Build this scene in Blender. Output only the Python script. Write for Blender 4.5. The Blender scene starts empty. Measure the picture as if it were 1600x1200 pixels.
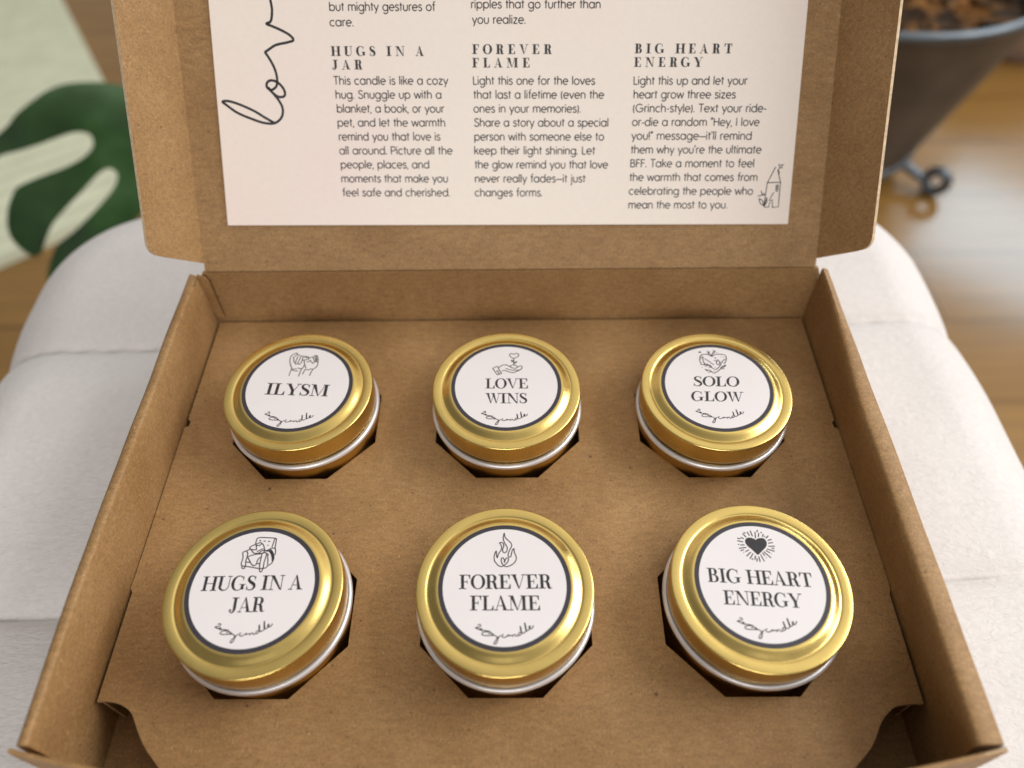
import bpy, bmesh, math, random
from mathutils import Vector, Matrix, noise as mnoise

# ------------------------------------------------------------------ camera, world, lamps, exposure
SC = bpy.context.scene
MM = 0.001                      # everything below is written in millimetres and built in metres
def P3(x, y, z): return Vector((x * MM, y * MM, z * MM))

cam_data = bpy.data.cameras.new('camera'); cam = bpy.data.objects.new('camera', cam_data)
SC.collection.objects.link(cam); SC.camera = cam
cam_data.sensor_width = 36.0; cam_data.lens = 26.69
cam.location = P3(2.62, -150.9, 261.31)
cam.rotation_euler = (math.radians(38.41), math.radians(0.72), math.radians(0.09))
cam_data.clip_start = 0.01; cam_data.clip_end = 60
cam_data.dof.use_dof = True; cam_data.dof.focus_distance = 0.281; cam_data.dof.aperture_fstop = 5.2

world = bpy.data.worlds.new('World'); SC.world = world; world.use_nodes = True
bg = world.node_tree.nodes['Background']
wn = world.node_tree; wl = wn.links        # the room: a bright far wall and ceiling, dimmer behind the viewer and near the floor
tc = wn.nodes.new('ShaderNodeTexCoord'); dt = wn.nodes.new('ShaderNodeVectorMath'); dt.operation = 'DOT_PRODUCT'
dt.inputs[1].default_value = (0.60, 0.50, 0.62); wl.new(tc.outputs['Generated'], dt.inputs[0])
rp = wn.nodes.new('ShaderNodeValToRGB'); wl.new(dt.outputs['Value'], rp.inputs[0])
rp.color_ramp.elements[0].position = 0.05; rp.color_ramp.elements[0].color = (0.155, 0.15, 0.145, 1)
rp.color_ramp.elements[1].position = 0.92; rp.color_ramp.elements[1].color = (0.83, 0.81, 0.77, 1)
e_ = rp.color_ramp.elements.new(0.55); e_.color = (0.40, 0.39, 0.37, 1)
wl.new(rp.outputs[0], bg.inputs[0]); bg.inputs[1].default_value = 1.18

def area_lamp(name, loc, target, w, h, power, col):
    l = bpy.data.lights.new(name, 'AREA'); l.shape = 'RECTANGLE'; l.size = w; l.size_y = h
    l.energy = power; l.color = col
    o = bpy.data.objects.new(name, l); SC.collection.objects.link(o)
    o.location = loc
    o.rotation_euler = (Vector(target) - Vector(loc)).to_track_quat('-Z', 'Y').to_euler()
    return o
area_lamp('window_light', (1.70, 0.35, 1.20), (0, 0.05, 0), 1.5, 1.1, 34, (1.0, 0.985, 0.965))
area_lamp('far_window_light', (1.85, 2.05, 0.77), (0.4, 0.4, -0.3), 0.62, 0.38, 6.2, (0.62, 0.85, 1.0))
area_lamp('near_fill_light', (-0.05, -1.70, 1.0), (0, 0.05, 0.05), 1.1, 0.6, 16.5, (1.0, 0.985, 0.975))  # added fill behind the camera to brighten lid and card; no window known there
SC.view_settings.view_transform = 'Standard'; SC.view_settings.look = 'None'
SC.view_settings.exposure = 0.0; SC.view_settings.gamma = 1.0; SC.view_settings.use_curve_mapping = False

# ------------------------------------------------------------------ materials
def node_mat(name, rough=0.6, metal=0.0, spec=0.5):
    m = bpy.data.materials.new(name); m.use_nodes = True
    nt = m.node_tree; b = nt.nodes['Principled BSDF']
    b.inputs['Roughness'].default_value = rough; b.inputs['Metallic'].default_value = metal
    b.inputs['Specular IOR Level'].default_value = spec
    return m, nt, b
def N(nt, kind, **kw):
    n = nt.nodes.new(kind)
    for k, v in kw.items():
        if k in n.inputs: n.inputs[k].default_value = v
        else: setattr(n, k, v)
    return n
def coords(nt, scale=(1, 1, 1), kind='Object'):
    tc = N(nt, 'ShaderNodeTexCoord'); mp = N(nt, 'ShaderNodeMapping')
    nt.links.new(tc.outputs[kind], mp.inputs[0]); mp.inputs['Scale'].default_value = scale
    return mp.outputs[0]
def ramp(nt, src, stops):
    r = N(nt, 'ShaderNodeValToRGB'); e = r.color_ramp.elements
    while len(e) < len(stops): e.new(0.5)
    for i, (p, c) in enumerate(stops):
        e[i].position = p; e[i].color = (*c, 1) if len(c) == 3 else c
    nt.links.new(src, r.inputs[0]); return r.outputs[0]
def mix(nt, fac, a, b, blend='MIX'):
    m = N(nt, 'ShaderNodeMix', data_type='RGBA', blend_type=blend)
    for s, v in ((0, fac), (6, a), (7, b)):
        if hasattr(v, 'is_linked') or hasattr(v, 'links'): nt.links.new(v, m.inputs[s])
        else: m.inputs[s].default_value = v if s == 0 else (*v, 1)
    return m.outputs[2]
def noise(nt, vec, scale, detail=3, rough=0.5):
    n = N(nt, 'ShaderNodeTexNoise', Scale=scale, Detail=detail, Roughness=rough)
    nt.links.new(vec, n.inputs['Vector']); return n.outputs[0]
def bump(nt, b, height, strength, dist, prev=None):
    n = N(nt, 'ShaderNodeBump', Strength=strength, Distance=dist)
    nt.links.new(height, n.inputs['Height'])
    if prev: nt.links.new(prev, n.inputs['Normal'])
    nt.links.new(n.outputs[0], b.inputs['Normal']); return n.outputs[0]
def plain(name, col, rough=0.6, metal=0.0, spec=0.5, vary=0.12, scale=60):
    m, nt, b = node_mat(name, rough, metal, spec)
    n = noise(nt, coords(nt), scale, 4)
    c2 = tuple(c * (1 - vary) for c in col); c1 = tuple(min(1, c * (1 + vary)) for c in col)
    nt.links.new(ramp(nt, n, [(0.3, c2), (0.7, c1)]), b.inputs['Base Color'])
    return m

def kraft(name, tone=1.0, flute_axis=None):
    m, nt, b = node_mat(name, 0.56, 0, 0.28)
    v = coords(nt)
    base = ramp(nt, noise(nt, v, 34, 5, 0.6), [(0.3, (0.312 * tone, 0.174 * tone, 0.069 * tone)), (0.72, (0.390 * tone, 0.232 * tone, 0.102 * tone))])
    pulp = ramp(nt, noise(nt, v, 1150, 5, 0.8), [(0.28, (0.56, 0.53, 0.5)), (0.5, (0.97, 0.97, 0.97)), (0.74, (1.34, 1.34, 1.32))])
    c = mix(nt, 0.9, base, pulp, 'MULTIPLY')
    c = mix(nt, 0.8, c, ramp(nt, noise(nt, coords(nt, (0.4, 1, 1)), 560, 4, 0.7), [(0.32, (0.80,) * 3), (0.68, (1.16,) * 3)]), 'MULTIPLY')
    vs = coords(nt, (1, 0.28, 1))
    fib = ramp(nt, noise(nt, vs, 1500, 2, 0.6), [(0.66, (0, 0, 0)), (0.76, (1, 1, 1))])
    c = mix(nt, fib, c, (0.52 * tone, 0.36 * tone, 0.21 * tone))
    for sc, thr, k in ((62, 0.036, 0.85), (150, 0.06, 0.7), (300, 0.10, 0.5)):
        vo = N(nt, 'ShaderNodeTexVoronoi', Scale=sc); nt.links.new(v, vo.inputs['Vector'])
        wob = N(nt, 'ShaderNodeMath', operation='MULTIPLY_ADD'); wob.inputs[1].default_value = 0.06; wob.inputs[2].default_value = -0.03
        nt.links.new(noise(nt, v, 1100, 2), wob.inputs[0])
        ad = N(nt, 'ShaderNodeMath', operation='ADD'); nt.links.new(vo.outputs['Distance'], ad.inputs[0]); nt.links.new(wob.outputs[0], ad.inputs[1])
        near = ramp(nt, ad.outputs[0], [(thr * 0.6, (k, k, k)), (thr * 1.5, (0, 0, 0))])
        some = N(nt, 'ShaderNodeSeparateColor'); nt.links.new(vo.outputs['Color'], some.inputs[0])
        pick = ramp(nt, some.outputs[0], [(0.50, (0, 0, 0)), (0.58, (1, 1, 1))])
        mm = N(nt, 'ShaderNodeMath', operation='MULTIPLY'); nt.links.new(near, mm.inputs[0]); nt.links.new(pick, mm.inputs[1])
        c = mix(nt, mm.outputs[0], c, (0.085, 0.05, 0.03))
    nt.links.new(c, b.inputs['Base Color'])
    pr = bump(nt, b, noise(nt, v, 900, 5, 0.7), 0.22, 0.0005)
    pr = bump(nt, b, noise(nt, v, 22, 3), 0.25, 0.004, pr)
    if flute_axis:
        w = N(nt, 'ShaderNodeTexWave', Scale=118, Distortion=0.4, bands_direction=flute_axis)
        w.inputs['Detail Scale'].default_value = 1.0
        nt.links.new(v, w.inputs['Vector']); bump(nt, b, w.outputs[1], 0.10, 0.0004, pr)
    return m
KRAFT = kraft('kraft_board', 1.0)
KRAFT_LID = kraft('kraft_board_fluted', 1.0, 'Y')
KRAFT_TRAY = kraft('kraft_tray_board', 1.07)
EDGE = plain('cut_board_edge', (0.62, 0.47, 0.31), 0.8, 0, 0.2, 0.2, 700)

def gold_mat(name, col, rough):
    m, nt, b = node_mat(name, rough, 1.0)
    v = coords(nt)
    nt.links.new(ramp(nt, noise(nt, v, 70, 4), [(0.3, tuple(c * 0.93 for c in col)), (0.7, tuple(min(1, c * 1.04) for c in col))]), b.inputs['Base Color'])
    flat = N(nt, 'ShaderNodeVectorMath', operation='MULTIPLY'); flat.inputs[1].default_value = (1, 1, 0); nt.links.new(v, flat.inputs[0])
    ln = N(nt, 'ShaderNodeVectorMath', operation='LENGTH'); nt.links.new(flat.outputs[0], ln.inputs[0])
    turn = N(nt, 'ShaderNodeCombineXYZ'); nt.links.new(ln.outputs['Value'], turn.inputs[0])
    lathe_lines = noise(nt, turn.outputs[0], 2600, 2, 0.6)          # fine concentric rolling marks
    smudge = noise(nt, v, 55, 5, 0.65)
    r1 = ramp(nt, smudge, [(0.3, (rough * 0.82,) * 3), (0.72, (rough * 1.3,) * 3)])
    nt.links.new(mix(nt, 0.6, r1, ramp(nt, lathe_lines, [(0.3, (0.85,) * 3), (0.7, (1.1,) * 3)]), 'MULTIPLY'), b.inputs['Roughness'])
    bump(nt, b, lathe_lines, 0.035, 0.0002)
    return m
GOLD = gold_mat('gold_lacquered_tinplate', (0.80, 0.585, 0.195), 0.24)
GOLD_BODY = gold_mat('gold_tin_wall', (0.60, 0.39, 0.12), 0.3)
SILVER = plain('bare_tinplate', (0.78, 0.75, 0.75), 0.34, 0.55, 0.5, 0.03, 60)
LABEL = plain('label_paper', (0.80, 0.752, 0.752), 0.42, 0, 0.45, 0.015, 40)
INK = plain('black_ink', (0.030, 0.026, 0.030), 0.5, 0, 0.4, 0.15, 300)
BORDER = plain('charcoal_ink', (0.036, 0.032, 0.042), 0.45, 0, 0.5, 0.12, 200)

def card_paper():
    m, nt, b = node_mat('blush_card', 0.45, 0, 0.4)
    v = coords(nt)
    c = ramp(nt, noise(nt, v, 9, 2, 0.4), [(0.36, (0.95, 0.775, 0.725)), (0.62, (0.94, 0.835, 0.745))])
    c = mix(nt, 0.35, c, ramp(nt, noise(nt, v, 500, 4), [(0.3, (0.95,) * 3), (0.7, (1.03,) * 3)]), 'MULTIPLY')
    nt.links.new(c, b.inputs['Base Color']); bump(nt, b, noise(nt, v, 14, 2), 0.15, 0.002)
    return m
CARD = card_paper()

def upholstery():
    m, nt, b = node_mat('cream_grained_upholstery', 0.62, 0, 0.3)
    v = coords(nt)
    c = ramp(nt, noise(nt, v, 7, 4, 0.6), [(0.3, (0.70, 0.652, 0.630)), (0.7, (0.75, 0.708, 0.68))])
    c = mix(nt, 0.6, c, ramp(nt, noise(nt, v, 380, 5, 0.6), [(0.3, (0.90,) * 3), (0.65, (1.04,) * 3)]), 'MULTIPLY')
    nt.links.new(c, b.inputs['Base Color'])
    b.inputs['Sheen Weight'].default_value = 0.25; b.inputs['Sheen Roughness'].default_value = 0.4
    v2 = coords(nt, (0.42, 1, 1))
    n1 = N(nt, 'ShaderNodeTexNoise', Scale=470, Detail=3, Roughness=0.55, Distortion=0.9); nt.links.new(v2, n1.inputs['Vector'])
    pr = bump(nt, b, n1.outputs[0], 0.55, 0.0010)
    bump(nt, b, noise(nt, v, 30, 3), 0.12, 0.004, pr)
    return m
FABRIC = upholstery()

def wood_floor():
    m, nt, b = node_mat('oak_floor_boards', 0.16, 0, 0.45)
    v = coords(nt)
    br = N(nt, 'ShaderNodeTexBrick', Scale=1.0); nt.links.new(v, br.inputs['Vector'])
    br.inputs['Brick Width'].default_value = 1.1; br.inputs['Row Height'].default_value = 0.13; br.inputs['Mortar Size'].default_value = 0.002
    br.inputs['Color1'].default_value = (0.25, 0.13, 0.034, 1); br.inputs['Color2'].default_value = (0.29, 0.155, 0.042, 1); br.inputs['Mortar'].default_value = (0.15, 0.075, 0.02, 1)
    g = ramp(nt, noise(nt, coords(nt, (2, 30, 1)), 3, 6, 0.6), [(0.3, (0.8,) * 3), (0.7, (1.12,) * 3)])
    nt.links.new(mix(nt, 0.8, br.outputs['Color'], g, 'MULTIPLY'), b.inputs['Base Color'])
    return m
FLOOR = wood_floor()

def leaf_mat():
    m, nt, b = node_mat('monstera_green', 0.33, 0, 0.5)
    v = coords(nt)
    nt.links.new(ramp(nt, noise(nt, v, 11, 4), [(0.34, (0.006, 0.026, 0.003)), (0.52, (0.016, 0.056, 0.008)), (0.68, (0.040, 0.100, 0.028))]), b.inputs['Base Color'])
    bump(nt, b, noise(nt, v, 40, 3), 0.3, 0.004)
    return m
LEAF = leaf_mat()
STEM = plain('green_stem', (0.06, 0.11, 0.03), 0.5)
RUG = plain('pale_woven_wool', (0.66, 0.67, 0.50), 0.9, 0, 0.1, 0.06, 30)
METAL = plain('dark_pewter', (0.095, 0.078, 0.062), 0.5, 0.3, 0.5, 0.2, 20)
METAL_RIM = plain('galvanised_rim', (0.12, 0.14, 0.16), 0.35, 0.6, 0.5, 0.15, 30)
POTPINK = plain('dusty_pink_glaze', (0.42, 0.31, 0.27), 0.4)
def bark_mat():
    m, nt, b = node_mat('bark_chips', 0.85, 0, 0.2)
    nt.links.new(ramp(nt, noise(nt, coords(nt), 24, 3), [(0.38, (0.02, 0.013, 0.009)), (0.5, (0.06, 0.032, 0.014)), (0.7, (0.26, 0.11, 0.025))]), b.inputs['Base Color'])
    return m
BARK = bark_mat()

# ------------------------------------------------------------------ object helpers
def link(name, me, mats, parent=None, smooth=False):
    o = bpy.data.objects.new(name, me); SC.collection.objects.link(o)
    for m in (mats if isinstance(mats, (list, tuple)) else [mats]): me.materials.append(m)
    if smooth:
        for p in me.polygons: p.use_smooth = True
    if parent: o.parent = parent
    return o
def from_bm(name, bm, mats, parent=None, smooth=False, normals=True):
    if normals: bmesh.ops.recalc_face_normals(bm, faces=bm.faces)
    me = bpy.data.meshes.new(name); bm.to_mesh(me); bm.free()
    return link(name, me, mats, parent, smooth)
def thing(name, label, cat, loc=(0, 0, 0), group=None):
    o = bpy.data.objects.new(name, None); SC.collection.objects.link(o); o.location = P3(*loc)
    o.empty_display_size = 0.02
    return tag(o, label, cat, group)
def tag(o, label, cat, group=None):
    o['label'] = label; o['category'] = cat
    if group: o['group'] = group
    return o
def sharp(o, deg=35):
    me = o.data
    for p in me.polygons: p.use_smooth = True
    me.set_sharp_from_angle(angle=math.radians(deg))
    return o
def slab(outline, org, a, b, n, t, holes=()):
    """plate: 2-D outline in the plane org + u*a + v*b, front face there, thickness t against n; slot 1 = cut edges"""
    bm = bmesh.new(); org, a, b, n = (Vector(q) for q in (org, a, b, n))
    edges = []
    for loop in (outline, *holes):
        vs = [bm.verts.new((org + a * u + b * v) * MM) for u, v in loop]
        edges += [bm.edges.new((vs[i], vs[(i + 1) % len(vs)])) for i in range(len(vs))]
    bmesh.ops.triangle_fill(bm, edges=edges, use_beauty=True, use_dissolve=False, normal=n)
    front = list(bm.faces)
    ext = bmesh.ops.extrude_face_region(bm, geom=front)
    moved = [g for g in ext['geom'] if isinstance(g, bmesh.types.BMVert)]
    back = {g for g in ext['geom'] if isinstance(g, bmesh.types.BMFace)}
    for v in moved: v.co -= n * t * MM
    fr = set(front)
    for f in bm.faces:
        if f not in back and f not in fr: f.material_index = 1
    return bm
def lathe(profile, seg=128, closed=False):
    bm = bmesh.new(); rings = []
    for r, z in profile:
        if r < 1e-6: rings.append([bm.verts.new(P3(0, 0, z))])
        else: rings.append([bm.verts.new(P3(r * math.cos(2 * math.pi * i / seg), r * math.sin(2 * math.pi * i / seg), z)) for i in range(seg)])
    pairs = list(zip(rings, rings[1:])) + ([(rings[-1], rings[0])] if closed else [])
    for A, B in pairs:
        for i in range(seg):
            j = (i + 1) % seg
            if len(A) == 1 and len(B) == 1: break
            if len(A) == 1: bm.faces.new((A[0], B[i], B[j]))
            elif len(B) == 1: bm.faces.new((A[i], A[j], B[0]))
            else: bm.faces.new((A[i], A[j], B[j], B[i]))
    return bm
def loft(sections, caps=True):
    bm = bmesh.new(); rows = [[bm.verts.new(P3(*p)) for p in s] for s in sections]
    n = len(rows[0])
    for A, B in zip(rows, rows[1:]):
        for i in range(n): bm.faces.new((A[i], A[(i + 1) % n], B[(i + 1) % n], B[i]))
    if caps: bm.faces.new(rows[0]); bm.faces.new(rows[-1][::-1])
    return bm
def tube(points, radii, seg=10):
    pts = [Vector(p) for p in points]; secs = []
    for i, p in enumerate(pts):
        d = (pts[min(i + 1, len(pts) - 1)] - pts[max(i - 1, 0)]).normalized()
        x = d.orthogonal().normalized() if i == 0 else (px - d * px.dot(d)).normalized()
        px = x; y = d.cross(x); r = radii[i] if isinstance(radii, (list, tuple)) else radii
        secs.append([p + (x * math.cos(2 * math.pi * k / seg) + y * math.sin(2 * math.pi * k / seg)) * r for k in range(seg)])
    return loft(secs)
def smooth_path(pts, n=5):
    if len(pts) < 3: return list(pts)
    q = [Vector((*p, 0)[:3]) for p in pts]; out = []
    for i in range(len(q) - 1):
        a, b, c, d = q[max(i - 1, 0)], q[i], q[i + 1], q[min(i + 2, len(q) - 1)]
        for k in range(n):
            t = k / n
            out.append(0.5 * ((2 * b) + (c - a) * t + (2 * a - 5 * b + 4 * c - d) * t * t + (3 * b - a - 3 * c + d) * t ** 3))
    out.append(q[-1]); return [(p.x, p.y) for p in out]

# ------------------------------------------------------------------ printed shapes (flat ink, each piece a hair above the last)
class Ink:
    def __init__(s, to3d): s.bm = bmesh.new(); s.to = to3d; s.k = 0
    def poly(s, pts):
        s.k += 1; z = (s.k % 40) * 0.0006
        vs = [s.bm.verts.new(P3(*s.to(x, y, z))) for x, y in pts]
        try: s.bm.faces.new(vs)
        except ValueError: pass
    def ribbon(s, pts, w, closed=False):
        s.k += 1; z = (s.k % 40) * 0.0006; n = len(pts); L = []; R = []
        for i, (x, y) in enumerate(pts):
            x0, y0 = pts[i - 1] if (i or closed) else pts[i]; x1, y1 = pts[(i + 1) % n] if (i < n - 1 or closed) else pts[i]
            dx, dy = x1 - x0, y1 - y0; l = math.hypot(dx, dy) or 1; ww = (w[i] if isinstance(w, (list, tuple)) else w) / 2
            L.append(s.bm.verts.new(P3(*s.to(x - dy / l * ww, y + dx / l * ww, z)))); R.append(s.bm.verts.new(P3(*s.to(x + dy / l * ww, y - dx / l * ww, z))))
        for i in range(n if closed else n - 1):
            j = (i + 1) % n; s.bm.faces.new((L[i], R[i], R[j], L[j]))
    def done(s, name, mat, parent): return from_bm(name, s.bm, mat, parent, normals=False)

def arc(cx, cy, rx, ry, a0=0, a1=360, n=None):
    n = n or max(6, int(abs(a1 - a0) / 18))
    return [(cx + rx * math.cos(math.radians(a0 + (a1 - a0) * i / n)), cy + ry * math.sin(math.radians(a0 + (a1 - a0) * i / n))) for i in range(n + 1)]

def didone(ch, S=0.16, H=0.062):
    """high-contrast serif capital, cap height 1: list of ('p', polygon) / ('r', path, widths), advance"""
    o = []; rect = lambda x0, y0, x1, y1: o.append(('p', [(x0, y0), (x1, y0), (x1, y1), (x0, y1)]))
    poly = lambda *q: o.append(('p', list(q)))
    foot = lambda xc, w: rect(xc - w / 2, 0, xc + w / 2, H)
    head = lambda xc, w: rect(xc - w / 2, 1 - H, xc + w / 2, 1)
    def rib(pts, ws, n=5):
        p = smooth_path(pts, n); m = len(ws) - 1
        w = [ws[min(int(t), m - 1)] * (1 - (t - min(int(t), m - 1))) + ws[min(int(t), m - 1) + 1] * (t - min(int(t), m - 1)) for t in [i * m / (len(p) - 1) for i in range(len(p))]]
        o.append(('r', p, w))
    def bowl(x, cy, rx, ry):
        p = arc(x, cy, rx, ry, -90, 90, 16)
        o.append(('r', p, [H + (S - H) * math.cos(math.radians(-90 + 180 * i / 16)) ** 2 for i in range(17)]))
    st = lambda x=0.12: rect(x, 0, x + S, 1)
    c = 0.12 + S / 2
    if ch == ' ': return o, 0.34
    if ch == 'I': st(); head(c, S + .26); foot(c, S + .26); return o, .28 + S
    if ch == 'L': st(); head(c, S + .24); rect(.01, 0, .72, H); poly((.72, 0), (.72, .34), (.69, .34), (.58, H)); return o, .76
    if ch in 'EF':
        st(); rect(.01, 1 - H, .70, 1); poly((.70, 1), (.58, 1 - H), (.67, .68), (.70, .68)); rect(.2, .5 - H / 2, .52, .5 + H / 2); rect(.49, .35, .525, .65)
        if ch == 'E': rect(.01, 0, .74, H); poly((.74, 0), (.74, .34), (.71, .34), (.60, H)); return o, .79
        foot(c, S + .28); return o, .73
    if ch == 'H':
        st(); st(.70); rect(.2, .475, .78, .525)
        for x in (c, c + .58): head(x, S + .22); foot(x, S + .22)
        return o, .98
    if ch == 'N':
        rect(.15, 0, .20, 1); poly((.06, 1), (.06 + S + .05, 1), (.85, 0), (.85 - .10, 0)); rect(.80, 0, .85, 1); rect(0, 1 - H, .16, 1); foot(.175, .30); head(.825, .30); return o, .98
    if ch == 'M':
        rect(.14, 0, .185, 1); poly((.08, 1), (.08 + S + .04, 1), (.58, .0), (.52, .0)); poly((.52, .0), (.565, .0), (.90, 1), (.86, 1)); rect(.86, 0, .86 + S, 1)
        rect(0, 1 - H, .15, 1); foot(.16, .30); foot(.86 + S / 2, S + .22); head(.86 + S / 2, S + .22); return o, 1.0 + S
    if ch == 'V': poly((.06, 1), (.08 + S, 1), (.50, 0), (.43, 0)); poly((.44, 0), (.485, 0), (.81, 1), (.765, 1)); head(.16, .36); head(.79, .28); return o, .90
    if ch == 'A': poly((.09, 0), (.135, 0), (.44, .98), (.40, 1)); poly((.36, 1), (.45, 1), (.78, 0), (.76 - S, 0)); rect(.19, .29, .62, .335); foot(.11, .26); foot(.70, .36); return o, .88
    if ch == 'W':
        for dx in (0, .43): poly((.05 + dx, 1), (.06 + S + dx, 1), (.43 + dx, 0), (.37 + dx, 0)); poly((.375 + dx, 0), (.415 + dx, 0), (.66 + dx, 1), (.62 + dx, 1))
        head(.14, .34); head(.57, .30); head(1.08, .28); return o, 1.18
    if ch == 'Y': poly((.04, 1), (.06 + S, 1), (.36 + S, .40), (.34, .40)); poly((.40 + S / 2, .42), (.45 + S / 2, .42), (.81, 1), (.765, 1)); rect(.345, 0, .345 + S, .44); head(.14, .36); head(.79, .28); foot(.345 + S / 2, S + .24); return o, .88
    if ch == 'U':
        rect(.12, .3, .12 + S, 1); rect(.74, .3, .79, 1); head(c, S + .24); head(.765, .28)
        p = arc(.4825, .31, .2825, .285, 180, 360, 14); o.append(('r', p, [S + (H - S) * min(1, i / 8) for i in range(15)])); return o, .92
    if ch == 'J':
        rect(.24, .22, .24 + S, 1); head(.24 + S / 2, S + .26); rib([(.24 + S / 2, .24), (.30, .08), (.18, -.02), (.08, .05), (.05, .14)], [S, S * .7, H, H, H]); poly(*arc(.08, .15, .075, .075, 0, 342, 12)); return o, .38 + S
    if ch == 'O':
        p = arc(.45, .5, .36, .49, 0, 360, 36)[:-1]; o.append(('R', p, [H + (S * 1.05 - H) * math.cos(2 * math.pi * i / 36) ** 2 for i in range(36)])); return o, .90
    if ch == 'G':
        p = arc(.45, .5, .36, .49, 42, 318, 28); o.append(('r', p, [H + (S * 1.05 - H) * max(0, -math.cos(math.radians(42 + 276 * i / 28))) ** 1.5 for i in range(29)]))
        rect(.72, .66, .755, .99); poly((.755, .66), (.66, .90), (.72, .92)); rect(.64, .06, .64 + S, .42); rect(.52, .39, .94, .435); return o, .95
    if ch == 'S':
        rib([(.54, .80), (.46, .93), (.32, .975), (.17, .91), (.13, .76), (.22, .61), (.36, .51), (.50, .40), (.555, .24), (.48, .09), (.32, .025), (.16, .07), (.07, .22)],
            [H, H, H, S * .6, S * .85, S, S * 1.1, S, S * .85, S * .6, H, H, H], 4)
        rect(.53, .68, .565, .99); rect(.05, .01, .085, .33); return o, .66
    if ch == 'R':
        st(); foot(c, S + .24); rect(.01, 1 - H, .42, 1); rect(.2, .47, .42, .47 + H); bowl(.42, .7375, .20, .2375)
        rib([(.42, .49), (.54, .44), (.60, .27), (.64, .07), (.74, .02), (.82, .10)], [H, S * .9, S, S * .85, H, H * .8]); return o, .84
    if ch == 'B':
        st(); rect(.01, 1 - H, .40, 1); rect(.2, .5, .40, .5 + H); rect(.01, 0, .42, H); bowl(.40, .7525, .18, .2225); bowl(.42, .2725, .225, .2475); return o, .80
    if ch == 'T':
        rect(.34, 0, .34 + S, 1); rect(.02, 1 - H, .82, 1); foot(.34 + S / 2, S + .26); poly((.02, 1), (.02, .68), (.05, .68), (.16, 1 - H)); poly((.82, 1), (.70, 1 - H), (.79, .68), (.82, .68)); return o, .86
    return o, .5

def set_caps(ink, text, A, B, up, S=0.16, track=0.0):
    """text along baseline A->B, cap-height vector up; B fits the last letter's right side"""
    gl = [didone(ch, S) for ch in text]; W = sum(g[1] + track for g in gl) - track
    ax, ay = (B[0] - A[0]) / W, (B[1] - A[1]) / W; x = 0
    f = lambda u, v: (A[0] + ax * u + up[0] * v, A[1] + ay * u + up[1] * v)
    sc = (math.hypot(ax, ay) + math.hypot(*up)) / 2
    for parts, adv in gl:
        for p in parts:
            q = [f(x + u, v) for u, v in p[1]]
            if p[0] == 'p': ink.poly(q)
            else: ink.ribbon(q, [w * sc for w in p[2]], p[0] == 'R')
        x += adv + track

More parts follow.
